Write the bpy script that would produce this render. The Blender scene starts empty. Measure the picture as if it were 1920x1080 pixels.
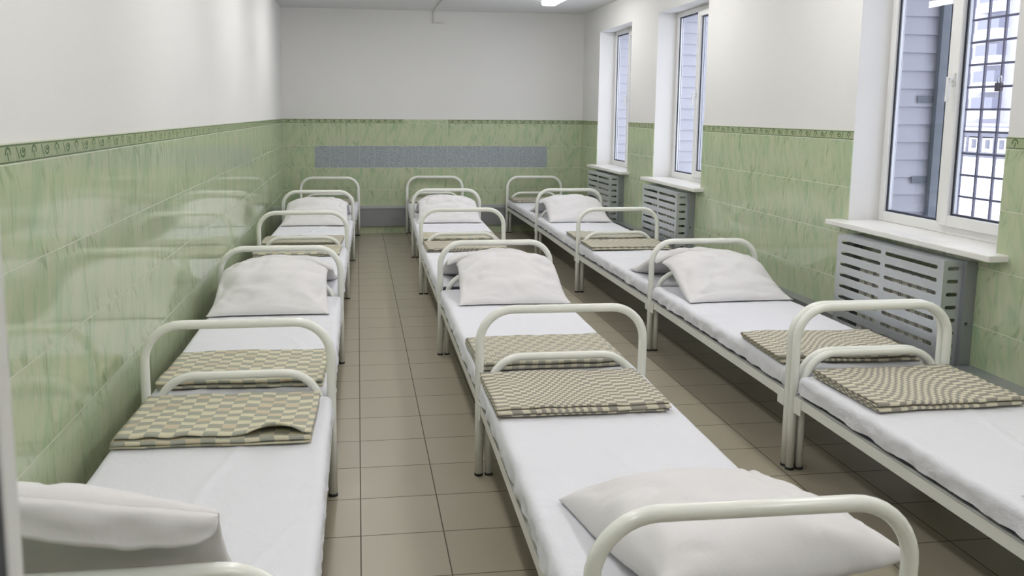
import bpy, bmesh, math, random
from mathutils import Vector, Matrix, noise
PI = math.pi
scene = bpy.context.scene
col = scene.collection
random.seed(4)
W, H = 4.09, 3.007          # room width (x) and height
YF = -12.25                 # partition behind the camera
YC = -13.4                  # corridor end

# ------------------------------------------------------------------ node helpers
class X:
    """a socket or a number that can be used in arithmetic"""
    def __init__(s, nt, v): s.nt = nt; s.v = v
    def _m(s, op, *a):
        n = s.nt.nodes.new('ShaderNodeMath'); n.operation = op
        for i, q in enumerate((s,) + a):
            q = q.v if isinstance(q, X) else q
            if isinstance(q, (int, float)): n.inputs[i].default_value = q
            else: s.nt.links.new(q, n.inputs[i])
        return X(s.nt, n.outputs[0])
    def __add__(s, o): return s._m('ADD', o)
    def __sub__(s, o): return s._m('SUBTRACT', o)
    def __mul__(s, o): return s._m('MULTIPLY', o)
    def __truediv__(s, o): return s._m('DIVIDE', o)
    def floor(s): return s._m('FLOOR')
    def frac(s): return s._m('FRACT')
    def lt(s, o): return s._m('LESS_THAN', o)
    def gt(s, o): return s._m('GREATER_THAN', o)
    def mn(s, o): return s._m('MINIMUM', o)
    def mx(s, o): return s._m('MAXIMUM', o)
    def ab(s): return s._m('ABSOLUTE')
    def mod(s, o): return s._m('FLOORED_MODULO', o)
    def sin(s): return s._m('SINE')
    def sqrt(s): return s._m('SQRT')
    def inv(s): return s*-1.0 + 1.0

class M:
    def __init__(s, name, rough=.5, color=(.8, .8, .8), metal=0, spec=.5, **k):
        s.m = bpy.data.materials.new(name); s.m.use_nodes = True
        s.nt = s.m.node_tree; s.b = s.nt.nodes['Principled BSDF']
        s.b.inputs['Base Color'].default_value = (*color, 1)
        s.b.inputs['Roughness'].default_value = rough
        s.b.inputs['Metallic'].default_value = metal
        s.b.inputs['Specular IOR Level'].default_value = spec
    def x(s, v): return X(s.nt, v)
    def node(s, t, **k):
        n = s.nt.nodes.new(t)
        for a, b in k.items(): setattr(n, a, b)
        return n
    def link(s, a, b): s.nt.links.new(a.v if isinstance(a, X) else a, b)
    def pos(s):
        g = s.node('ShaderNodeNewGeometry'); sp = s.node('ShaderNodeSeparateXYZ'); s.link(g.outputs['Position'], sp.inputs[0])
        return [s.x(sp.outputs[i]) for i in range(3)]
    def uv(s):
        g = s.node('ShaderNodeUVMap'); sp = s.node('ShaderNodeSeparateXYZ'); s.link(g.outputs['UV'], sp.inputs[0])
        return [s.x(sp.outputs[i]) for i in range(2)]
    def obj(s):
        g = s.node('ShaderNodeTexCoord'); sp = s.node('ShaderNodeSeparateXYZ'); s.link(g.outputs['Object'], sp.inputs[0])
        return [s.x(sp.outputs[i]) for i in range(3)]
    def vec(s, a, b, c):
        n = s.node('ShaderNodeCombineXYZ')
        for i, q in enumerate((a, b, c)):
            if isinstance(q, X): s.link(q, n.inputs[i])
            else: n.inputs[i].default_value = q
        return n.outputs[0]
    def noise(s, vec, scale=1, detail=3, rough=.5, dist=0):
        n = s.node('ShaderNodeTexNoise'); s.link(vec, n.inputs['Vector'])
        n.inputs['Scale'].default_value = scale; n.inputs['Detail'].default_value = detail
        n.inputs['Roughness'].default_value = rough; n.inputs['Distortion'].default_value = dist
        return s.x(n.outputs['Fac'])
    def white(s, vec):
        n = s.node('ShaderNodeTexWhiteNoise'); n.noise_dimensions = '3D'; s.link(vec, n.inputs['Vector'])
        return s.x(n.outputs['Value'])
    def mix(s, f, a, b):
        n = s.node('ShaderNodeMix'); n.data_type = 'RGBA'
        for q, i in ((f, 0), (a, 6), (b, 7)):
            if isinstance(q, X): s.link(q, n.inputs[i])
            elif isinstance(q, (int, float)): n.inputs[i].default_value = q
            elif isinstance(q, tuple): n.inputs[i].default_value = (*q, 1)
            else: s.link(q, n.inputs[i])
        return n.outputs[2]
    def ramp(s, f, pts):
        n = s.node('ShaderNodeValToRGB'); s.link(f, n.inputs[0]); e = n.color_ramp.elements
        while len(e) < len(pts): e.new(.5)
        for q, (p, c) in zip(e, pts): q.position = p; q.color = (*c, 1)
        return n.outputs[0]
    def col(s, c): s.link(c, s.b.inputs['Base Color']); return s
    def rough(s, c): s.link(c, s.b.inputs['Roughness']); return s
    def bump(s, h, strength=.3, dist=.01):
        n = s.node('ShaderNodeBump'); n.inputs['Strength'].default_value = strength; n.inputs['Distance'].default_value = dist
        s.link(h, n.inputs['Height']); s.link(n.outputs[0], s.b.inputs['Normal']); return s

# ------------------------------------------------------------------ materials
def plaster(name, c):
    m = M(name, .85, c, spec=.2); x, y, z = m.pos(); v = m.vec(x, y, z)
    n = m.noise(v, 1.3, 4); n2 = m.noise(v, 60, 3)
    m.col(m.mix(n, tuple(q*.97 for q in c), tuple(min(1, q*1.03) for q in c)))
    m.bump(n2 + n*2, .12, .004)
    return m.m
MAT = {}
MAT['plaster'] = plaster('white_painted_plaster', (.74, .735, .72))
MAT['ceiling'] = plaster('white_ceiling_paint', (.74, .74, .74))

def tiles(name, axis, phase, back=False):
    m = M(name, .1, spec=.42); P = m.pos(); u = P[axis] - phase; z = P[2]
    iu = (u/.2).floor(); fu = (u/.2).frac()*.2
    iz = (z/.3).floor(); fz = (z/.3).frac()*.3
    r = m.white(m.vec(iu, iz, axis + .5)); r2 = m.white(m.vec(iu, iz, axis + 7.5))
    st = m.noise(m.vec(u*34.0 + z*3.0, z*5.0, r*9.0), 1, 4, .55, .6)
    st2 = m.noise(m.vec(u*13.0 - z*4.0, z*3.2, r2*7.0 + 3.0), 1, 3, .5, .8)
    big = m.noise(m.vec(u, z, 3.3), .9, 2)
    c = m.ramp(st2, [(.28, (.34, .475, .29)), (.43, (.45, .53, .335)), (.62, (.52, .56, .375)), (.8, (.43, .54, .36))])
    dark = (st - .57).mx(0.0)*6.0
    dark = dark.mn(1.0)*.7
    c = m.mix(dark, c, (.20, .29, .15))
    # brush-stroke leaves near the tile's upper and lower edge
    lf = m.noise(m.vec(u*26.0 + z*16.0, z*9.0, r*5.0), 1, 2, .5, .4)
    ed = ((fz - .15).ab() - .06).mx(0.0)*14.0
    lf = ((lf - .56).mx(0.0)*9.0*ed).mn(1.0)*.55
    c = m.mix(lf, c, (.19, .27, .13))
    c = m.mix(big*.25, c, (.44, .49, .38))
    if back:
        bm = ((P[0] - .406)*(P[0]*-1.0 + 3.606)).gt(0.0)*z.gt(.9)*z.lt(1.2)
        bn = m.noise(m.vec(u, z, r), 55, 3, .7)
        c = m.mix(bm, c, m.ramp(bn, [(.3, (.25, .29, .31)), (.5, (.33, .37, .40)), (.7, (.45, .48, .47))]))
    # border strip with scroll motif
    fb = z - 1.5
    inb = fb.gt(0.0)
    if back: inb = inb*((P[0] - 1.606)*(P[0]*-1.0 + 2.206)).lt(0.0)
    def ring(cx, cz, rad, w, side):
        dx = fu - cx; dz = fb - cz
        d = ((dx*dx + dz*dz).sqrt() - rad).ab().lt(w)
        return d*(dz.gt(-.004) if side > 0 else dz.lt(.006))
    sc = ring(.060, .034, .017, .0032, -1).mx(ring(.150, .030, .017, .0036, 1)).mx(ring(.064, .038, .007, .0035, -1))
    sc = sc.mx(((fu - .022)*1.0 + (fb - .03)*.55).ab().lt(.0035)*(fb - .03).ab().lt(.018))
    sc = sc.mx(((fu - .150) + (fb - .02)*.3).ab().lt(.003)*(fb - .022).ab().lt(.012))
    lines = ((fb - .0045).ab().lt(.0030)).mx((fb - .0535).ab().lt(.0030))
    bg = m.mix(m.noise(m.vec(u*30.0, z*30.0, 0.0), 1, 3), (.26, .33, .18), (.46, .49, .33))
    bc = m.mix(sc*.92, bg, (.07, .13, .06)); bc = m.mix(lines*.85, bc, (.09, .14, .07))
    c = m.mix(inb, c, bc)
    # grout
    ge = fu.mn(fu*-1.0 + .2).lt(.0016)
    gz = (fz.mn(fz*-1.0 + .3)).lt(.0022)
    gz = gz*fb.lt(.0022)
    top = z.gt(1.556)
    g = (ge*(.34 if not back else .5)).mx(gz*.85).mx(top*.9)
    c = m.mix(g, c, (.60, .63, .50))
    m.col(c)
    m.rough(g*.4 + st*.05 + .055)
    wav = m.noise(m.vec(P[0], P[1], P[2]), 7, 1)
    tilt = (r - .5)*(fu - .1)*.9 + (r2 - .5)*(fz - .15)*.6
    m.bump(g*-.06 + wav*.02 + tilt*.10, .2, .01)
    return m.m
MAT['tile_left'] = tiles('green_wall_tile_glossy', 1, .16)
MAT['tile_right'] = tiles('green_wall_tile_window_side', 1, .063)
MAT['tile_back'] = tiles('green_wall_tile_with_blue_band', 0, .0056, True)

def floor_mat():
    m = M('beige_floor_tile', .35, spec=.45); x, y, z = m.pos(); T = .3276
    u = (x - .9766)/T; v = (y + 8.483)/T
    r = m.white(m.vec(u.floor(), v.floor(), .5))
    fu = u.frac(); fv = v.frac()
    g = fu.mn(fu.inv()).mn(fv.mn(fv.inv())).lt(.0075)
    n = m.noise(m.vec(x, y, z), 5, 5, .6); n2 = m.noise(m.vec(x, y, z), 160, 2)
    c = m.mix(n*.6 + r*.3, (.355, .32, .24), (.43, .39, .30))
    c = m.mix((n2 - .62).mx(0.0)*2.0, c, (.25, .21, .15))
    m.col(m.mix(g, c, (.10, .085, .06)))
    m.rough(n*.18 + .24 + g*.4)
    m.bump(g*-1.0 + n*.15, .35, .002)
    return m.m
MAT['floor'] = floor_mat()

def simple(name, c, rough, metal=0, spec=.5, bscale=None, bstr=.1, vary=.0):
    m = M(name, rough, c, metal, spec); x, y, z = m.obj(); v = m.vec(x, y, z)
    n = m.noise(v, bscale or 6, 4)
    if vary: m.col(m.mix(n, tuple(q*(1-vary) for q in c), tuple(min(1, q*(1+vary)) for q in c)))
    if bscale: m.bump(n, bstr, .003)
    return m.m
MAT['enamel'] = simple('cream_white_enamel_tube', (.86, .87, .82), .20, bscale=9, bstr=.05, vary=.03)
MAT['rubber'] = simple('black_foot_cap', (.03, .03, .03), .7)
MAT['core'] = simple('dark_blue_mattress_ticking', (.025, .03, .05), .8)
MAT['steelbase'] = simple('enamel_bed_base', (.35, .35, .32), .5)
MAT['white_plastic'] = simple('white_window_plastic', (.80, .80, .79), .3, vary=.02)
MAT['sill'] = simple('white_sill_laminate', (.80, .79, .76), .28, vary=.03)
MAT['gasket'] = simple('black_window_gasket', (.03, .035, .06), .6)
MAT['siding'] = simple('pale_grey_siding', (.42, .43, .48), .55, vary=.03)
MAT['post'] = simple('blue_grey_painted_steel', (.13, .155, .18), .5, vary=.06)
MAT['bar'] = simple('dark_grey_grille_bar', (.12, .12, .17), .5)
MAT['lock'] = simple('dark_padlock', (.04, .03, .04), .35)
MAT['brass'] = simple('pale_shackle', (.6, .6, .62), .3, metal=1)
MAT['radiator'] = simple('cream_radiator_enamel', (.70, .69, .62), .4)
MAT['trunking'] = simple('pale_plastic_trunking', (.62, .61, .60), .5)
MAT['snow'] = simple('snow', (.88, .89, .93), .8, bscale=.8, bstr=.5)
MAT['building'] = simple('pale_panel_facade', (.50, .50, .56), .9, vary=.08)
MAT['panel'] = simple('light_balcony_panel', (.66, .66, .71), .9, vary=.1)
MAT['bwin'] = simple('dull_window_glass', (.27, .28, .34), .4)
MAT['fence'] = simple('grey_concrete_fence', (.22, .22, .26), .9, vary=.3)
MAT['dark_leaf'] = simple('dark_door_paint', (.02, .022, .035), .4)
MAT['lampbody'] = simple('white_lamp_housing', (.8, .8, .8), .4)

def galv(name, c=(.50, .52, .55)):
    m = M(name, .38, c, .6, .5); x, y, z = m.pos()
    f = m.noise(m.vec(x, y, z), 38, 2); n = m.noise(m.vec(x, y, z), 4, 3)
    m.col(m.mix(f*.5 + n*.5, tuple(q*.86 for q in c), tuple(min(1, q*1.10) for q in c)))
    m.b.inputs['Roughness'].default_value = .33
    return m.m
MAT['galv'] = galv('galvanised_sheet', (.57, .595, .62))
MAT['galvdark'] = galv('galvanised_sheet_weathered', (.36, .375, .40))

def cloth(name, c, strength=.5, crease=False, pinkish=None):
    m = M(name, .9, c, spec=.15); x, y, z = m.obj()
    n1 = m.noise(m.vec(x, y*.8, z), 5.5, 4, .55, .8); n2 = m.noise(m.vec(x*1.2, y, z), 17, 3, .5, .5)
    n3 = m.noise(m.vec(x, y, z), 420, 1)
    h = n1*.8 + n2*.25 + n3*.01
    if crease:
        cr = ((x + .12).ab().lt(.003)).mx((x - .19).ab().lt(.0025)).mx((y + .30).ab().lt(.003)).mx((y - .42).ab().lt(.003))
        h = h + cr*.10
    m.bump(h, strength, .012)
    m.col(m.mix(n1, tuple(q*.98 for q in c), c))
    m.b.inputs['Sheen Weight'].default_value = .15
    return m.m
MAT['sheet'] = cloth('white_cotton_sheet', (.76, .765, .815), .8, True)
MAT['pillow'] = cloth('white_pillowcase_cotton', (.75, .735, .745), .38)

def blanket(name, kind):
    m = M(name, .95, spec=.1); u, v = m.uv()
    wob = m.noise(m.vec(u, v, 0.0), 6, 2)
    vv = v + (wob - .5)*.012; uu = u + (m.noise(m.vec(u, v, 4.0), 5, 2) - .5)*.010
    cream, grey = (.68, .64, .51), (.27, .255, .23)
    if kind == 'check':
        cream, grey = (.69, .65, .49), (.36, .37, .32)
        a = (uu/.052).floor(); b = (vv/.036 + a.mod(2.0)*.5)
        k = ((b.floor() + a).mod(2.0))
        k = ((uu/.104).frac().lt(.5))*((vv/.072).frac().lt(.55)) + ((uu/.104).frac().gt(.5))*((vv/.072 + .5).frac().lt(.45))
        tint = m.white(m.vec(a, (vv/.036).floor(), 2.0)).gt(.72)
        c = m.mix(k*.85, m.mix(tint*.6, cream, (.58, .47, .34)), grey)
        ln = ((vv/.036).frac().lt(.07))
        c = m.mix(ln*.35, c, (.30, .30, .20))
    elif kind == 'wave':
        # cells wide at the ends, narrow in the middle (warped check)
        w = uu*42.0 + (uu*(2*PI/.55) - 3.2).sin()*2.45
        rr = (vv/.0215)
        k = (w.floor() + rr.floor()).mod(2.0)
        c = m.mix(k*.85, cream, grey)
        ln = rr.frac().lt(.12)
        c = m.mix(ln*.4, c, (.20, .19, .15))
    else:
        rr = vv/.040; k0 = rr.floor().mod(2.0)
        uo = uu/.062 + k0*.5
        k = uo.frac().lt(.55)*rr.frac().gt(.45)
        k2 = (uu/.0155).frac().lt(.35)*rr.frac().lt(.2)
        c = m.mix(k.mx(k2)*.75, (.58, .55, .44), (.30, .29, .26))
        c = m.mix(((rr.frac() - .32).ab().lt(.05))*.4, c, (.28, .27, .22))
    f = m.noise(m.vec(u, v, 9.0), 300, 2)
    c = m.mix(f*.12, c, (.22, .21, .16))
    m.col(c)
    m.bump(f*.3 + wob, .4, .006)
    return m.m
for k in ('check', 'wave', 'dash'): MAT['blanket_' + k] = blanket('woven_blanket_' + k, k)

def emis(name, c, s):
    m = M(name, .5, c); m.b.inputs['Emission Color'].default_value = (*c, 1); m.b.inputs['Emission Strength'].default_value = s
    return m.m
MAT['tube'] = emis('lamp_diffuser', (1, .98, .965), 15.0)

def glass():
    m = bpy.data.materials.new('window_glass'); m.use_nodes = True; nt = m.node_tree
    b = nt.nodes['Principled BSDF']; nt.nodes.remove(b); out = nt.nodes['Material Output']
    t = nt.nodes.new('ShaderNodeBsdfTransparent'); t.inputs[0].default_value = (.93, .94, .97, 1)
    g = nt.nodes.new('ShaderNodeBsdfGlossy'); g.inputs['Roughness'].default_value = .01
    f = nt.nodes.new('ShaderNodeFresnel'); f.inputs[0].default_value = 1.5
    x = nt.nodes.new('ShaderNodeMixShader'); ge = nt.nodes.new('ShaderNodeNewGeometry'); mu = nt.nodes.new('ShaderNodeMath'); mu.operation = 'MULTIPLY'; iv = nt.nodes.new('ShaderNodeMath'); iv.operation = 'SUBTRACT'; iv.inputs[0].default_value = 1
    nt.links.new(ge.outputs['Backfacing'], iv.inputs[1]); nt.links.new(iv.outputs[0], mu.inputs[0]); nt.links.new(f.outputs[0], mu.inputs[1]); nt.links.new(mu.outputs[0], x.inputs[0])
    nt.links.new(t.outputs[0], x.inputs[1]); nt.links.new(g.outputs[0], x.inputs[2]); nt.links.new(x.outputs[0], out.inputs[0])
    return m
MAT['glass'] = glass()

# ------------------------------------------------------------------ mesh helpers
def empty(name, loc=(0, 0, 0), rz=0):
    o = bpy.data.objects.new(name, None); o.location = loc; o.rotation_euler = (0, 0, rz)
    o.empty_display_size = .1; col.objects.link(o); return o
def tag(o, label, cat, group=None, kind=None):
    if label: o['label'] = label
    if cat: o['category'] = cat
    if group: o['group'] = group
    if kind: o['kind'] = kind
    return o
def struct(o): o['kind'] = 'structure'; return o
def link(name, me, mats, parent=None, smooth=True):
    o = bpy.data.objects.new(name, me)
    for m in (mats if isinstance(mats, (list, tuple)) else [mats]): me.materials.append(MAT[m])
    if smooth:
        for p in me.polygons: p.use_smooth = True
    col.objects.link(o)
    if parent: o.parent = parent
    return o
def box_bm(bm, x0, x1, y0, y1, z0, z1, mi=0):
    vs = [bm.verts.new((x, y, z)) for z in (z0, z1) for y in (y0, y1) for x in (x0, x1)]
    for f in ((0, 2, 3, 1), (4, 5, 7, 6), (0, 1, 5, 4), (2, 6, 7, 3), (0, 4, 6, 2), (1, 3, 7, 5)):
        bm.faces.new([vs[i] for i in f]).material_index = mi
def boxes(name, bs, mat, parent=None, bevel=0):
    bm = bmesh.new()
    for b in bs: box_bm(bm, *b)
    me = bpy.data.meshes.new(name); bm.to_mesh(me); bm.free()
    o = link(name, me, mat, parent, False)
    if bevel:
        md = o.modifiers.new('bevel', 'BEVEL'); md.width = bevel; md.segments = 2; md.limit_method = 'ANGLE'
    return o
def tube_bm(bm, pts, r, n=14, cap=True):
    pts = [Vector(p) for p in pts]; rings = []
    t0 = (pts[1] - pts[0]).normalized()
    nrm = t0.orthogonal().normalized()
    for i, p in enumerate(pts):
        t = ((pts[min(i+1, len(pts)-1)] - pts[max(i-1, 0)])).normalized()
        nrm = (nrm - t*nrm.dot(t)).normalized(); b = t.cross(nrm)
        rings.append([bm.verts.new(p + (nrm*math.cos(2*PI*k/n) + b*math.sin(2*PI*k/n))*r) for k in range(n)])
    for a, b in zip(rings, rings[1:]):
        for k in range(n): bm.faces.new((a[k], a[(k+1) % n], b[(k+1) % n], b[k]))
    if cap: bm.faces.new(rings[0][::-1]); bm.faces.new(rings[-1])
def tube(name, pts, r, mat, parent=None, n=14):
    bm = bmesh.new(); tube_bm(bm, pts, r, n); bmesh.ops.recalc_face_normals(bm, faces=bm.faces[:])
    me = bpy.data.meshes.new(name); bm.to_mesh(me); bm.free(); return link(name, me, mat, parent)
def grid_mesh(name, nu, nv, fn, mat, parent=None, uvfn=None, closed_u=False):
    me = bpy.data.meshes.new(name); vs = [fn(i, j) for j in range(nv) for i in range(nu)]
    fs = []
    for j in range(nv-1):
        for i in range(nu - (0 if closed_u else 1)):
            i2 = (i+1) % nu; fs.append((j*nu+i, j*nu+i2, (j+1)*nu+i2, (j+1)*nu+i))
    me.from_pydata(vs, [], fs)
    if uvfn:
        uv = me.uv_layers.new(name='UVMap')
        for lp in me.loops: uv.data[lp.index].uv = uvfn(lp.vertex_index % nu, lp.vertex_index // nu)
    return link(name, me, mat, parent)
def copy_tree(o, parent=None):
    c = o.copy(); col.objects.link(c)
    if parent: c.parent = parent
    for ch in o.children: copy_tree(ch, c)
    return c
def nz(x, y, z): return noise.noise(Vector((x, y, z)))

# ------------------------------------------------------------------ room shell
struct(boxes('floor', [(-.3, W+.5, YC-.2, .3, -.12, 0)], 'floor'))
struct(boxes('ceiling', [(-.3, W+.5, YC-.2, .3, H, H+.12)], 'ceiling'))
def two_mat(name, bs, tiles_, mats):
    bm = bmesh.new()
    for b in bs: box_bm(bm, *b, mi=0)
    for b in tiles_: box_bm(bm, *b, mi=1)
    me = bpy.data.meshes.new(name); bm.to_mesh(me); bm.free(); return struct(link(name, me, mats, None, False))
TZ = 1.56
two_mat('wall_left', [(-.3, -.007, YC, .3, 0, H)], [(-.007, 0, YC, 0, 0, TZ)], ['plaster', 'tile_left'])
two_mat('wall_back', [(-.007, W+.007, .007, .3, 0, H)], [(0, W, 0, .007, 0, TZ)], ['plaster', 'tile_back'])
OPEN = [(-2.09, -.79), (-4.25, -2.955), (-7.93, -6.635)]      # window openings along y: far, middle, near
SZ, TZW = .99, 2.70
XO = 4.60
segs, y = [], .007
for a, b in OPEN: segs.append((b, y)); y = a
segs.append((YC, y))
wb = [(W+.007, XO, a, b, 0, H) for a, b in segs]
tb = [(W, W+.007, a, min(b, 0), 0, TZ) for a, b in segs]
for a, b in OPEN:
    wb += [(W+.007, XO, a, b, 0, SZ-.035), (W+.007, XO, a, b, TZW, H)]
    tb += [(W, W+.007, a, b, 0, SZ-.035)]
two_mat('wall_right', wb, tb, ['plaster', 'tile_right'])
two_mat('wall_front', [(-.007, .70, YF-.12, YF, 0, H), (1.85, W+.007, YF-.12, YF, 0, H), (.70, 1.85, YF-.12, YF, 2.1, H)],
        [(0, .70, YF, YF+.007, 0, TZ), (1.85, W, YF, YF+.007, 0, TZ)], ['plaster', 'tile_back'])
two_mat('wall_corridor', [(-.3, W+.5, YC-.2, YC, 0, H)], [], ['plaster', 'tile_back'])
# door leaf folded back into the room, its white edge at the left of the view
d = struct(boxes('door_1', [(.735, .778, YF+.02, -11.170, .01, 2.06)], 'dark_leaf'))
boxes('edge_strip', [(.733, .780, -11.1695, -11.150, .01, 2.06)], 'white_plastic', d, .002)

# ------------------------------------------------------------------ windows
XW = 4.30
def window(n, y0, y1):
    """y0 near the camera, y1 far"""
    fr = []
    z0, z1 = SZ, TZW; f = .05; ym = y1 - (y1-y0)*.455
    fr += [(XW, XW+.06, y1-f, y1, z0, z1), (XW, XW+.06, y0, y0+f, z0, z1), (XW, XW+.06, y0+f, y1-f, z0, z0+f+.012), (XW, XW+.06, y0+f, y1-f, z1-f, z1),
           (XW, XW+.06, ym-.035, ym+.035, z0+f+.012, z1-f)]
    w = struct(boxes('window_%d' % n, fr, 'white_plastic', None, .004))
    # opening sash on the near half
    sy0, sy1, sz0, sz1 = y0+f-.012, ym-.012, z0+f-.004, z1-f+.012; s = .062
    sash = boxes('sash', [(XW-.018, XW+.045, sy1-s, sy1, sz0, sz1), (XW-.018, XW+.045, sy0, sy0+s, sz0, sz1),
                          (XW-.018, XW+.045, sy0+s, sy1-s, sz0, sz0+s), (XW-.018, XW+.045, sy0+s, sy1-s, sz1-s, sz1)], 'white_plastic', w, .004)
    def pane(a, b, c, e, x, par):
        g = .010
        boxes('gasket', [(x-.004, x+.026, b-g, b, c, e), (x-.004, x+.026, a, a+g, c, e), (x-.004, x+.026, a+g, b-g, c, c+g), (x-.004, x+.026, a+g, b-g, e-g, e)], 'gasket', par)
        boxes('spacer_bar', [(x, x+.016, b-g-.012, b-g, c+g, e-g), (x, x+.016, a+g, a+g+.012, c+g, e-g)], 'galv', par)
        boxes('glass_pane', [(x-.0015, x+.0025, a+g, b-g, c+g, e-g)], 'glass', par)
    pane(ym+.035, y1-f, z0+f+.012, z1-f, XW+.022, w)
    pane(sy0+s, sy1-s, sz0+s, sz1-s, XW+.010, sash)
    # handle
    hz = 1.86; hy = sy1-.034
    boxes('handle', [(XW-.026, XW-.018, hy-.013, hy+.013, hz-.035, hz+.035), (XW-.058, XW-.026, hy-.009, hy+.009, hz-.009, hz+.009),
                     (XW-.062, XW-.046, hy-.009, hy+.009, hz-.125, hz+.012)], 'white_plastic', sash, .005)
    sl = boxes('window_sill', [(3.985, W+.005, y0-.085, y1+.085, SZ-.034, SZ), (W+.005, XW+.02, y0+.002, y1-.002, SZ-.034, SZ)], 'sill', w, .006)
    return w
for n, (a, b) in enumerate(OPEN): window(n+1, a, b)
# lapped exterior siding lining the outer side of each opening
for n, (a, b) in enumerate(OPEN):
    bm = bmesh.new()
    z = .93; p = .112; XS = 4.665
    while z < 2.75:
        for (yy, s) in ((b, -1), (a, 1)):
            # one lapped board: thicker at its lower edge
            ys = yy + s*.004; yo = yy + s*.020
            vs = [bm.verts.new(q) for q in ((4.365, ys, z), (XS, ys, z), (XS, ys, z+p), (4.365, ys, z+p), (4.365, yo, z), (XS, yo, z), (XS, ys+s*.002, z+p), (4.365, ys+s*.002, z+p))]
            for f in ((0, 1, 2, 3), (4, 5, 6, 7), (0, 1, 5, 4), (1, 2, 6, 5), (3, 0, 4, 7), (2, 3, 7, 6)): bm.faces.new([vs[i] for i in f])
        z += p
    box_bm(bm, XO, XS, b+.001, b+.3, .85, 2.85); box_bm(bm, XO, XS, a-.3, a-.001, .85, 2.85)
    bmesh.ops.recalc_face_normals(bm, faces=bm.faces[:])
    me = bpy.data.meshes.new('trim'); bm.to_mesh(me); bm.free()
    struct(link('trim_%d' % (n+1), me, 'siding', None, False))

# security grille outside the near window
GX = 4.69
g = empty('window_grille', (GX, -7.28, .95)); tag(g, 'dark square-mesh steel security grille on blue-grey posts outside the nearest window', 'grille')
def gb(name, b, mat, bevel=0):
    o = boxes(name, [(b[0]-GX, b[1]-GX, b[2]+7.28, b[3]+7.28, b[4]-.95, b[5]-.95)], mat, g, bevel); return o
for yy in (-6.665, -8.02):
    gb('post', (4.606, 4.662, yy-.03, yy+.006, .85, 2.85), 'post', .003)
    gb('frame_upright', (4.672, 4.708, yy-.03, yy+.01, .85, 2.85), 'post', .003)
for zz in (1.25, 1.76): gb('fixing_plate', (4.50, 4.606, -6.6605, -6.6565, zz-.022, zz+.022), 'post')
k = 0
yy = -6.851
while yy > -8.0:
    gb('vertical_bar', (GX-.006, GX+.006, yy-.0065, yy+.0065, .86, 2.84), 'bar'); yy -= .139
zz = 1.163 - .1333*2
while zz < 2.8:
    gb('cross_bar', (GX-.012, GX-.006, -7.99, -6.695, zz-.0065, zz+.0065), 'bar'); zz += .1333
pl = empty('padlock', (GX-.03, -7.15, 1.80)); tag(pl, 'small dark padlock hanging on the window grille', 'padlock')
boxes('lock_body', [(-.012, .012, -.022, .022, 0, .05)], 'lock', pl, .004)
tube('shackle', [(0, -.014, .045), (0, -.014, .075)] + [(0, .014*-math.cos(t*PI/6), .075+.014*math.sin(t*PI/6)) for t in range(1, 6)] + [(0, .014, .075), (0, .014, .045)], .0035, 'brass', pl, 8)

# ------------------------------------------------------------------ outdoors: snow, fence, block of flats
gm = grid_mesh('snowy_ground', 40, 40, lambda i, j: (5.2 + i*4, -30 + j*5, -.5 + .25*nz(i*.7, j*.7, 1) - .2), 'snow'); struct(gm)
fn_ = empty('concrete_fence', (35, 30, -.6)); tag(fn_, 'low grey openwork concrete fence capped with snow across the yard', 'fence')
for k in range(-8, 16):
    y0 = k*1.04
    boxes('fence_panel', [(-.05, .05, y0, y0+.12, 0, 1.45), (-.05, .05, y0+.12, y0+1.04, 0, .3), (-.05, .05, y0+.12, y0+1.04, 1.15, 1.45),
                          (-.04, .04, y0+.45, y0+.72, .5, 1.0)], 'fence', fn_)
boxes('snow_cap', [(-.16, .16, -8.4, 16.6, 1.45, 1.62)], 'snow', fn_, .06)
bl = empty('apartment_building', (70, 76, -.6)); tag(bl, 'pale many-storey apartment block with balconies far behind the snowy yard', 'building')
boxes('facade', [(0, 12, -30, 26, 0, 30)], 'building', bl)
for fl in range(9):
    z = 2.0 + fl*2.85
    for k in range(11):
        y = -26 + k*4.6
        if k % 4 == 1: continue
        w = boxes('window', [(-.06, .05, y, y+1.5, z+.9, z+2.2)], 'bwin', bl)
    for k in (1, 5, 9):
        y = -26 + k*4.6
        b_ = boxes('balcony', [(-1.2, -.0, y-.6, y+2.8, z, z+1.1)], 'panel', bl)
        boxes('balcony_glazing', [(-1.15, -.0, y-.5, y+2.7, z+1.1, z+2.3)], 'bwin', b_)
boxes('ledge', [(-.3, 0, -30, 26, 1.2, 1.5)], 'panel', bl)

# ------------------------------------------------------------------ lamps
LIT = [(x, y) for x in (.95, 3.27) for y in (-2.02, -4.4, -6.8, -9.2, -11.5)]
for i, (x, y) in enumerate(LIT):
    if x < 2: y -= .12
    if i == 0:
        L0 = empty('ceiling_light', (x, y, H))
        boxes('housing', [(-.10, .10, -.62, .62, -.03, -.001)], 'lampbody', L0, .01)
        boxes('diffuser', [(-.09, .09, -.61, .61, -.075, -.0305)], 'tube', L0, .025)
        o = L0
    else:
        o = copy_tree(L0); o.location = (x, y, H)
    side = 'window side' if x > 2 else 'tiled wall side'
    pos = ['nearest the back wall', 'second from the back wall', 'third from the back wall', 'fourth from the back wall', 'nearest the doorway'][i % 5]
    tag(o, 'long white ceiling light on the %s, %s' % (side, pos), 'ceiling light', 'ceiling lights')

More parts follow.
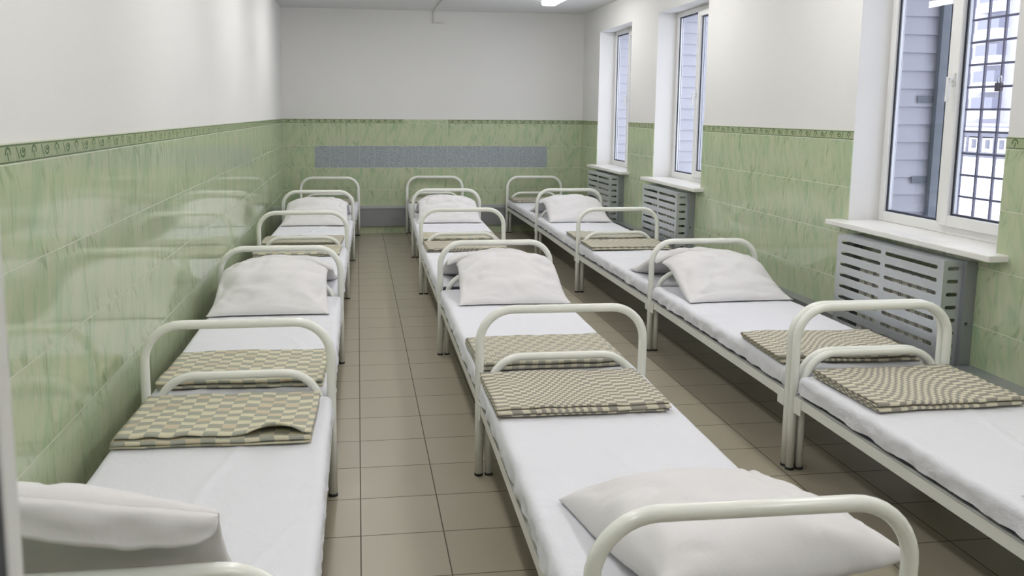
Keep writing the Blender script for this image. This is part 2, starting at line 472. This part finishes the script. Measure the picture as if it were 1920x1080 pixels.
# ------------------------------------------------------------------ heating: radiators, perforated covers, sheet casings
def curve_plate(name, outer, holes, thick):
    cu = bpy.data.curves.new(name, 'CURVE'); cu.dimensions = '2D'; cu.fill_mode = 'BOTH'; cu.extrude = thick/2
    for ring in [outer] + holes:
        sp = cu.splines.new('POLY'); sp.points.add(len(ring)-1); sp.use_cyclic_u = True
        for p, (a, b) in zip(sp.points, ring): p.co = (a, b, 0, 1)
    o = bpy.data.objects.new(name, cu); col.objects.link(o)
    dg = bpy.context.evaluated_depsgraph_get(); me = bpy.data.meshes.new_from_object(o.evaluated_get(dg))
    bpy.data.objects.remove(o); bpy.data.curves.remove(cu)
    return me
def slot(a0, a1, z, r=.0105):
    pts = [(a1-r + r*math.cos(t), z + r*math.sin(t)) for t in [(-PI/2 + k*PI/8) for k in range(9)]]
    pts += [(a0+r + r*math.cos(t), z + r*math.sin(t)) for t in [(PI/2 + k*PI/8) for k in range(9)]]
    return pts
CX = 3.925; CW = .97; ZT = .925; ZB = .07
rows = [.886 - .0675*k for k in range(12)]
front_me = curve_plate('front_panel', [(0, ZB), (CW, ZB), (CW, ZT), (0, ZT)],
                       [s for z in rows for s in (slot(.045, .485, z), slot(.525, .925, z))], .0015)
side_me = curve_plate('side_panel', [(0, ZB), (.105, ZB), (.105, ZT), (0, ZT)], [slot(.022, .085, z, .0095) for z in rows], .0015)
def cover(yc, label):
    """local x = depth towards the wall, local y along the wall; origin on the floor at the front face centre"""
    o = empty('radiator_cover', (CX, yc, 0)); tag(o, label, 'radiator cover', 'perforated radiator covers')
    f = link('front_panel', front_me, [] if front_me.materials else 'galv', o, False)
    # curve xy -> (y, z):  x_curve -> +y from near end
    f.matrix_local = Matrix(((0, 0, 1, 0), (1, 0, 0, -CW/2), (0, 1, 0, 0), (0, 0, 0, 1)))
    for s in (-1, 1):
        p = link('side_panel', side_me, [] if side_me.materials else 'galv', o, False)
        p.matrix_local = Matrix(((1, 0, 0, .001), (0, 0, -1, s*(CW/2 - .0008)), (0, 1, 0, 0), (0, 0, 0, 1)))
        fl = boxes('mounting_flange', [(.104, W-CX-.001, s*(CW/2)-.001 - (.03 if s < 0 else 0), s*(CW/2)+.001 + (.03 if s > 0 else 0), ZB, ZT)], 'galvdark', o)
        b = boxes('bolt', [(.118, .130, s*(CW/2+.034)-.004, s*(CW/2+.034)+.004, .60, .612)], 'lock', fl, .002)
    boxes('top_panel', [(.0, .125, -CW/2, CW/2, ZT, ZT+.002)], 'galv', o)
    boxes('foot_rail', [(.001, .02, -CW/2+.002, CW/2-.002, .0, ZB)], 'galvdark', o)
    return o
def mats_(me): me.materials.append(MAT['galv'])
for me in (front_me, side_me): me.materials.clear(); me.materials.append(MAT['galv'])
_link = link
def link(name, me, mats, parent=None, smooth=True):
    return _link(name, me, [] if mats == [] else mats, parent, smooth)
cover(-1.48, 'grey slotted metal radiator cover under the window nearest the back wall')
cover(-3.63, 'grey slotted metal radiator cover under the middle window')
cover(-7.30, 'grey slotted metal radiator cover under the window closest to the viewer')
def radiator(yc, label, first=None):
    if first:
        o = copy_tree(first); o.location = (4.00, yc, .0); tag(o, label, 'radiator', 'radiators inside the covers'); return o
    o = empty('radiator', (4.00, yc, .0)); tag(o, label, 'radiator', 'radiators inside the covers')
    for k in range(8):
        y = -.30 + k*.08
        boxes('section', [(-.035, .035, y-.037, y+.030, .22, .80), (-.045, -.035, y-.030, y+.022, .24, .78)], 'radiator', o, .008)
    tube('pipe', [(0, .28, .26), (0, .38, .26), (0, .38, .10)], .012, 'radiator', o)
    return o
r0 = radiator(-1.48, 'pale ribbed radiator behind the slotted cover nearest the back wall')
radiator(-3.63, 'pale ribbed radiator behind the slotted cover under the middle window', r0)
radiator(-7.30, 'pale ribbed radiator behind the slots of the closest cover', r0)
# boxed-in pipes along the walls
def casing(name, x0, x1, y0, y1, label, along):
    o = empty(name, ((x0+x1)/2, (y0+y1)/2, 0)); cx, cy = o.location.x, o.location.y
    tag(o, label, 'pipe casing', 'sheet metal pipe casings')
    X0, X1, Y0, Y1 = x0-cx, x1-cx, y0-cy, y1-cy
    if along == 'x':
        boxes('panel', [(X0, X1, Y0+.014, Y0+.016, .10, .345)], 'galvdark', o)
        boxes('top_lip', [(X0, X1, Y0, Y1, .385, .388), (X0, X1, Y0, Y0+.003, .345, .385)], 'galv', o)
    else:
        boxes('panel', [(X0+.014, X0+.016, Y0, Y1, .10, .345)], 'galvdark', o)
        boxes('top_lip', [(X0, X1, Y0, Y1, .385, .388), (X0, X0+.003, Y0, Y1, .345, .385)], 'galvdark', o)
    for s in (0, 1):
        if along == 'x': xx = X0+.01 if s == 0 else X1-.03; boxes('bracket', [(xx, xx+.02, Y0+.016, Y1, 0, .15)], 'galvdark', o)
        else: yy = Y0+.01 if s == 0 else Y1-.03; boxes('bracket', [(X0+.016, X1, yy, yy+.02, 0, .15)], 'galvdark', o)
    return o
casing('pipe_casing', .002, 3.98, -.038, -.001, 'grey sheet metal pipe casing along the foot of the back wall', 'x')
casing('pipe_casing', 3.985, W-.001, -3.10, -2.01, 'grey pipe casing on the window wall between the two farthest radiator covers', 'y')
casing('pipe_casing', 3.985, W-.001, -6.77, -4.16, 'long grey pipe casing on the window wall between middle and closest covers', 'y')
casing('pipe_casing', 3.985, W-.001, -12.0, -7.83, 'grey pipe casing on the window wall beside the closest bed', 'y')

# cable trunking on the ceiling and back wall
ct = empty('cable_trunking', (2.01, 0, 2.9)); tag(ct, 'thin pale cable trunking coming off the ceiling down the back wall', 'cable trunking')
boxes('ceiling_run', [(-.009, .009, -3.4, -.018, H-2.9-.018, H-2.9-.001)], 'trunking', ct)
boxes('wall_drop', [(-.009, .009, -.018, .006, -.045, H-2.9-.001)], 'trunking', ct)
boxes('side_run', [(-.012, .14, -.018, .006, -.062, -.045)], 'trunking', ct)

# ------------------------------------------------------------------ beds
BL = 1.98; RT = .0195
def hoop_pts(hx, top, r, z0=.012):
    pts = [(-hx, 0, z0), (-hx, 0, .3), (-hx, 0, top-r)]
    pts += [(-hx + r - r*math.cos(t), 0, top - r + r*math.sin(t)) for t in [k*PI/2/9 for k in range(1, 10)]]
    pts += [(hx - r + r*math.sin(t), 0, top - r + r*math.cos(t)) for t in [k*PI/2/9 for k in range(0, 10)]]
    pts += [(hx, 0, .3), (hx, 0, z0)]
    return [Vector(p) for p in pts]
def end_frame(par, y):
    h = tube('end_hoop', [p + Vector((0, y, 0)) for p in hoop_pts(.380, .797-RT, .150)], RT, 'enamel', par, 18)
    a = tube('inner_hoop', [p + Vector((0, y, 0)) for p in hoop_pts(.334, .575-RT*.9, .150)], RT*.9, 'enamel', par, 18)
    for o, hx, r in ((h, .380, RT), (a, .334, RT*.9)):
        for s in (-1, 1):
            tube('foot_cap', [(s*hx, y, 0), (s*hx, y, .0125)], r+.001, 'rubber', o, 14)
    boxes('cross_bar', [(-.315, .315, y-.012, y+.012, .318, .345)], 'enamel', par, .004)
def make_bed(near):
    b = empty('metal_bed')
    end_frame(b, BL/2)
    if near: end_frame(b, -BL/2)
    for s in (-1, 1):
        x = s*.384
        boxes('side_rail', [(min(x, x-s*.004), max(x, x-s*.004), -BL/2+.030, BL/2-.021, .318, .366), (min(x, x-s*.03), max(x, x-s*.03), -BL/2+.030, BL/2-.021, .362, .366)], 'enamel', b, .0015)
        for e in ((-1, 1)):
            y0 = e*(BL/2-(.022 if e > 0 else .030))
            boxes('bracket', [(min(x+s*.004, x), max(x+s*.004, x), min(y0, y0-e*.06), max(y0, y0-e*.06), .285, .360)], 'enamel', b, .001)
    boxes('spring_base', [(-.35, .35, -BL/2+.03, BL/2-.03, .350, .361)], 'steelbase', b)
    return b
bed_plain = make_bed(False); bed_near = make_bed(True)

def make_mattress(seed, bare_near=False):
    m = empty('mattress')
    hx, hy = .384, BL/2 - .035
    zt, zb = .468, .3665
    boxes('mattress_core', [(-hx+.008, hx-.008, -hy+.002, hy-.006, zb+.001, zt-.012)], 'core', m, .02)
    y0 = -hy + (.055 if bare_near else 0)
    r = .028; drop = .075
    ex = drop + r*PI/2*.5
    nu, nv = 76, 132
    cy = (y0+hy)/2; hyy = (hy-y0)/2
    def fn(i, j):
        a = (i/(nu-1)*2-1)*(hx+ex-r); b = (j/(nv-1)*2-1)*(hyy+ex-r)
        ox = max(0, abs(a)-(hx-r))*(1 if a > 0 else -1); oy = max(0, abs(b)-(hyy-r))*(1 if b > 0 else -1)
        L = math.hypot(ox, oy); bx = max(-(hx-r), min(hx-r, a)); by = max(-(hyy-r), min(hyy-r, b))
        z = zt
        if L > 1e-6:
            t = min(L/r, PI/2); ux, uy = ox/L, oy/L
            Lc = min(L, (ex)*1.15)
            d = r*math.sin(t); dz = r*(1-math.cos(t)) + max(0, Lc - r*PI/2)
            # puckers on the hanging side
            k = min(1, max(0, (L-r)/.04))
            s = (by*ux*ux + bx*uy*uy) + (math.atan2(oy, ox)*.03 if abs(ox) > 0 and abs(oy) > 0 else 0)
            w = (.010*nz(s*12, seed*3.1, L*16) + .006*nz(s*33, seed, L*24))*k
            d += w + .004*k
            bx += ux*d; by += uy*d; z -= dz*(.97 + .10*nz(s*9, seed, 5))
        top = max(0, 1-L/r)
        z += top*(.0035*nz(bx*4, by*3, seed) + .0022*nz(bx*11+seed, by*7, seed))
        edge = max(0, 1 - (hx - abs(bx))/.10)*top
        z += edge*.005*nz(by*14, seed*2, bx)
        # soft creases radiating over the top
        q = nz(bx*2.2+seed, by*1.6, 7+seed)
        z += top*.0055*max(0, 1-abs(q)*14)
        return (bx, by+cy, max(z, zb+.0005))
    grid_mesh('bed_sheet', nu, nv, fn, 'sheet', m)
    return m
mats = [make_mattress(s) for s in (1, 2, 3)] + [make_mattress(4, True)]
ZM = .470

def make_pillow(seed, w=.66, l=.62, t=.15, a0=12, a1=42, roll=0, lift=0, droop=True, flat=False, hem=False):
    """grows along +y from y=0; a0..a1 slope of the centre line in degrees"""
    p = empty('pillow')
    nu, nv = 46, 44
    def ang(q): return math.radians(a0 + (a1-a0)*math.sin(PI*min(1, max(0, q*(.62 if flat else .92))))) if droop else math.radians(a0 + (a1-a0)*q)
    cl = [(0, 0)]
    N = 60
    for k in range(N):
        a = ang((k+.5)/N); y, z = cl[-1]; cl.append((y + l/N*math.cos(a), z + l/N*math.sin(a)))
    def surf(side):
        def fn(i, j):
            s = i/(nu-1)*2-1; Q = j/(nv-1)*2-1
            # cluster samples to the edges
            s = math.sin(s*PI/2); Q = math.sin(Q*PI/2)
            xx = s*w/2*(1 - .06*(1-Q*Q) - .06*max(0, Q)); qq = Q*(1 - .05*(1-s*s)) - .05*s*s*max(0, Q)
            f = max(0, (1-s*s)*(1-Q*Q))
            h = t/2*f**.40
            hem = 0
            wr = nz(s*2.2+seed, Q*2.6, seed*1.7)*.020 + nz(s*5+seed, Q*5, seed)*.005
            fq = nz(s*1.7+seed*2, Q*2.3+seed, 4.4); wr -= .012*max(0, 1-abs(fq)*7)
            # tension folds running in from the corners
            for cxx in (-1, 1):
                for cyy in (-1, 1):
                    dx, dy = s-cxx, Q-cyy; d = math.hypot(dx, dy); an = math.atan2(dy, dx)
                    wr += .007*math.sin(an*13+seed)*math.exp(-d*2.2)*min(1, d*4)
            wr *= min(1, f*5)
            edge = .006*nz(s*9, Q*9, seed+3)*(1-min(1, f*6))
            off = (h*1.15 + wr if side > 0 else -h*.62 + wr*.3) + edge
            k = (qq+1)/2*N; k0 = max(0, min(N-1, int(k))); fr = k-k0
            y = cl[k0][0]*(1-fr)+cl[k0+1][0]*fr; z = cl[k0][1]*(1-fr)+cl[k0+1][1]*fr
            a = ang(k/N)
            return [xx, y - math.sin(a)*off, z + math.cos(a)*off + xx*math.tan(math.radians(roll)) - (.050*abs(s)**3*max(0, (Q+.3)/1.3)**2 if droop else 0)]
        return fn
    up, dn = surf(1), surf(-1)
    vs = [up(i, j) for j in range(nv) for i in range(nu)] + [dn(i, j) for j in range(nv) for i in range(nu)]
    zl = 0
    # press onto the mattress
    for v in vs:
        if v[2] < zl: v[2] = zl + (v[2]-zl)*.02
    # the two layers share their rim
    for j in range(nv):
        for i in range(nu):
            if i in (0, nu-1) or j in (0, nv-1): vs[nu*nv + j*nu + i] = list(vs[j*nu+i])
    fs = []
    n0 = nu*nv
    for j in range(nv-1):
        for i in range(nu-1):
            a = (j*nu+i, j*nu+i+1, (j+1)*nu+i+1, (j+1)*nu+i); fs.append(a); fs.append(tuple(n0+q for q in a[::-1]))
    mn = min(v[2] for v in vs); vs = [(v[0], v[1], v[2]-mn+lift) for v in vs]
    me = bpy.data.meshes.new('pillowcase'); me.from_pydata(vs, [], fs)
    bm = bmesh.new(); bm.from_mesh(me); bmesh.ops.remove_doubles(bm, verts=bm.verts[:], dist=1e-5); bmesh.ops.recalc_face_normals(bm, faces=bm.faces[:]); bm.to_mesh(me); bm.free()
    link('pillowcase', me, 'pillow', p)
    # thin flanged seam along the open end
    pts = [Vector((up(i, 0)[0], up(i, 0)[1], up(i, 0)[2]-mn+lift+.001)) for i in range(nu)]
    pts = [Vector((q.x, q.y, max(q.z, .003))) for q in pts]
    tube('seam', pts, .0028, 'pillow', p, 6)
    if hem:     # loose open end of the pillowcase hanging below the upper edge
        rim = [Vector(up(i, nv-1)) + Vector((0, 0, -mn+lift)) for i in range(nu)]
        n2 = 9; i0, i1 = 1, int(nu*.80)
        def hf(i, j):
            q = rim[i0 + i]; t = i/(i1-i0); k = j/(n2-1)
            drop = .02 + .05*math.sin(PI*min(1, t*1.05))**.8*(1 if t < .95 else .6)
            return (q.x, q.y + .004 + .035*k**.55*math.sin(PI*min(1, t*.9+.08))**.6 + .006*nz(t*9, k*2, 2), q.z - k*drop + .006*nz(t*14, 0, 5)*k)
        hm = grid_mesh('pillowcase_hem', i1-i0+1, n2, hf, 'pillow', p)
        md = hm.modifiers.new('thickness', 'SOLIDIFY'); md.thickness = .0018
    return p

def make_blanket(kind, seed, w=.70, d=.50, layers=4, gap=.0095, sag=0, flip=False, curl=0):
    """folded strip: serpentine cross-section in (y, z), swept along x; w along x, d along y"""
    b = empty('folded_blanket')
    th = .0075; path = []
    r = gap/2
    for k in range(layers):
        z = th/2 + k*gap
        n = 22
        sh = .012*nz(k*3.3, seed, 0)
        y0, y1 = -d/2 + sh + .004*(k % 2), d/2 + sh*.5 - .005*k
        seg = [(y0 + (y1-y0)*i/n, z) for i in range(n+1)]
        if (k + (1 if flip else 0)) % 2: seg = seg[::-1]
        path += seg
        if k < layers-1:
            e = seg[-1][0]; s = 1 if (k + (1 if flip else 0)) % 2 == 0 else -1
            for t in (30, 65, 100, 140): path.append((e + s*r*1.5*math.sin(math.radians(t*1.1)), z + r - r*math.cos(math.radians(t*1.1)) if t*1.1 < 180 else z+gap))
    cum = [0]
    for a, c in zip(path, path[1:]): cum.append(cum[-1] + math.hypot(a[0]-c[0], a[1]-c[1]))
    nu = 46; nv = len(path)
    ph = .17*seed
    def fn(i, j):
        y, z = path[j]; u = i/(nu-1)*2-1; lay = z/gap
        x = u*w/2 + .006*nz(lay*2.1, seed, y*3)*(1 if abs(u) > .0 else 0) + .005*lay*(.5-.5*u)*math.sin(seed)
        lft = z/(gap*layers)
        z2 = z + lft*(.007*nz(u*2.4, y*6, seed*2) + .004*nz(u*6, y*9, seed+lay*.3) + .003)
        z2 += lft*max(0, abs(u)-.86)*.03*nz(seed, u*2, y*5)
        if curl and lay > layers-1.2:
            z2 += .007*max(0, (-y - d*.5 + .12)/.12)*(.6 + nz(u*5, 3, seed))
            z2 += curl*max(0, 1-((u-.62)/.30)**2)*max(0, (-y - d*.5 + .09)/.09)**1.5
        z2 = max(z2, th/2)
        y2 = y + .006*nz(u*3, lay*.9, seed*5)*(1 if abs(y) > d*.35 else .4) + .010*nz(u*1.3, seed, 2)
        return (x, y2, z2)
    o = grid_mesh('blanket_cloth', nu, nv, fn, 'blanket_' + kind, b, uvfn=lambda i, j: (i/(nu-1)*w, cum[j]+ph))
    md = o.modifiers.new('thickness', 'SOLIDIFY'); md.thickness = th*.86; md.offset = 0
    return b

# junction centre-lines of the three rows (x of bed centre, y of each end frame), nearest first
ROWS = {
 'L': dict(x=[.478, .479, .480, .498, .541, .603], y=[-10.085, -8.105, -6.125, -4.145, -2.165, -.185], name='left wall row'),
 'M': dict(x=[1.866, 1.897, 1.909, 1.923, 1.977, 2.023], y=[-9.96, -7.98, -6.00, -4.02, -2.04, -.076], name='middle row'),
 'R': dict(x=[3.355, 3.362, 3.380, 3.372, 3.402, 3.402], y=[-10.055, -8.045, -6.065, -4.085, -2.105, -.125], name='window row'),
}
ORD = ['nearest bed to the viewer', 'second bed from the viewer', 'third bed from the viewer', 'fourth bed from the viewer', 'last bed against the back wall']
bed_used = {}
def inst(proto):
    if id(proto) not in bed_used: bed_used[id(proto)] = 1; return proto
    return copy_tree(proto)
seed = 10
KIND = {'L': ['check', 'check', 'check', 'dash', 'dash'], 'M': ['wave', 'dash', 'wave', 'check', 'dash'], 'R': ['wave', 'wave', 'dash', 'dash', 'wave']}
PATT = {'check': 'green-grey checked', 'wave': 'wavy-checked', 'dash': 'grey-dashed cream'}
for rk, R in ROWS.items():
    for k in range(5):
        x0, x1, y0, y1 = R['x'][k], R['x'][k+1], R['y'][k], R['y'][k+1]
        if rk == 'R' and k == 0: y1 -= .043
        cx, cy = (x0+x1)/2, y1 - BL/2 if k == 0 else (y0+y1)/2
        rz = -math.atan2(x1-x0, y1-y0)
        if rk == 'R' and k == 0: cy = y1 - BL/2
        where = R['name'] + ', ' + ORD[k]
        b = inst(bed_near if (k == 0 or (rk == 'R' and k == 1)) else bed_plain)
        b.location = (cx, cy, 0); b.rotation_euler = (0, 0, rz)
        tag(b, 'white tubular metal bed with tall hoops, %s' % where, 'bed', 'white metal beds in three rows')
        mt = inst(mats[3] if (rk == 'M' and k == 2) else mats[(k*2 + ord(rk)) % 3])
        mt.location = (cx, cy, 0); mt.rotation_euler = (0, 0, rz)
        tag(mt, 'thin mattress under a white sheet, %s' % where, 'mattress', 'sheeted mattresses')
        # pillow: beds 0, 2, 4 at the near end; 1, 3 at the far end
        near = k % 2 == 0
        seed += 1
        kw = dict(a0=1, a1=30, w=.70, l=.60, t=.165)
        if k == 0 and rk == 'M': kw = dict(a0=2, a1=16, w=.69, l=.72, t=.25, droop=False)
        if k == 0 and rk == 'L': kw = dict(a0=40, a1=58, w=.70, l=.58, t=.165, roll=9, lift=.045, hem=True, droop=False)
        if k == 0 and rk == 'R': kw = dict(a0=4, a1=30, w=.66, l=.66, t=.18, droop=False)
        if k in (2, 4): kw = dict(a0=1, a1=28, w=.70, l=.58, t=.15)
        pl_ = make_pillow(seed*1.37, **kw)
        pts = [pl_.children[0].data.vertices[i].co for i in range(0, len(pl_.children[0].data.vertices), 3)]
        ymax = max(p.y for p in pts)
        e = BL/2 - .045 - ymax
        if near: ly, rr = -e, PI
        else: ly, rr = e, 0
        dx = 0
        if k == 0 and rk == 'L': ly = -(BL/2 - .045 - ymax) - .05; dx = -.095
        if k == 0 and rk == 'M': dx = .05; rr += .10
        if k == 1 and rk == 'M': dx = .035; rr -= .03
        if k == 1 and rk == 'L': dx = -.025
        if k == 1 and rk == 'R': dx = .02; rr += .04
        cr, sr = math.cos(rz), math.sin(rz)
        pl_.location = (cx + dx*cr - ly*sr, cy + dx*sr + ly*cr, ZM+.007); pl_.rotation_euler = (0, 0, rz + rr)
        lean = 'near' if near else 'far'
        tag(pl_, 'white pillow leaning on the %s hoop, %s' % (lean, where), 'pillow', 'white pillows')
        # folded blanket at the other end
        kd = KIND[rk][k]
        bw, bd = .70, (.47 if k < 2 else .44)
        if (rk, k) == ('R', 0): bw = .66
        bk = make_blanket(kd, seed*.77, bw, bd, 4 if k < 2 else 3, flip=(rk == 'R' or k == 1), curl=.035 if (rk, k) == ('L', 0) else 0)
        by = (BL/2 - .03 - bd/2 - .02) if near else -(BL/2 - .075 - bd/2)
        if k == 0: by = BL/2 - bd/2 - (.10 if rk == 'L' else .075)
        bdx = {('L', 0): -.02, ('M', 0): -.03, ('R', 0): .0, ('M', 1): -.03, ('L', 1): .0, ('R', 1): -.02}.get((rk, k), -.02)
        brz = {('L', 0): -.03, ('M', 0): .01, ('R', 0): .03, ('M', 1): .01, ('L', 1): -.04, ('R', 1): -.05}.get((rk, k), random.uniform(-.04, .04))
        bk.location = (cx + bdx*cr - by*sr, cy + bdx*sr + by*cr, ZM+.005); bk.rotation_euler = (0, 0, rz + brz)
        tag(bk, 'folded %s, %s' % (PATT[kd] + ' blanket', where), 'blanket', 'folded blankets')

# ------------------------------------------------------------------ world, camera, render look
w = bpy.data.worlds.new('overcast_sky'); scene.world = w; w.use_nodes = True
bg = w.node_tree.nodes['Background']; bg.inputs[0].default_value = (.91, .93, 1.0, 1); bg.inputs[1].default_value = 2.8

f, pitch, yaw, roll = 1592.6, .136142, .139709, .0073048
cam = bpy.data.cameras.new('camera'); co = bpy.data.objects.new('camera', cam); col.objects.link(co)
cp, sp_ = math.cos(pitch), math.sin(pitch); c, s = math.cos(yaw), math.sin(yaw)
fw = Vector((s*cp, c*cp, -sp_)); rt = Vector((c, -s, 0)); up = rt.cross(fw)
r2 = rt*math.cos(roll) + up*math.sin(roll); u2 = -rt*math.sin(roll) + up*math.cos(roll)
mw = Matrix((r2, u2, -fw)).transposed().to_4x4(); mw.translation = Vector((.98307, -11.66528, 1.65610))
co.matrix_world = mw
cam.sensor_width = 36; cam.lens = f/1920*36; cam.shift_x = 65.2/1920; cam.shift_y = -110.7/1920
cam.clip_start = .05; cam.clip_end = 500
cam.dof.use_dof = True; cam.dof.focus_distance = 5.5; cam.dof.aperture_fstop = 9
scene.camera = co
vs = scene.view_settings; scene.display_settings.display_device = 'sRGB'
vs.view_transform = 'Standard'; vs.look = 'None'; vs.gamma = 1; vs.use_curve_mapping = False
vs.exposure = .22
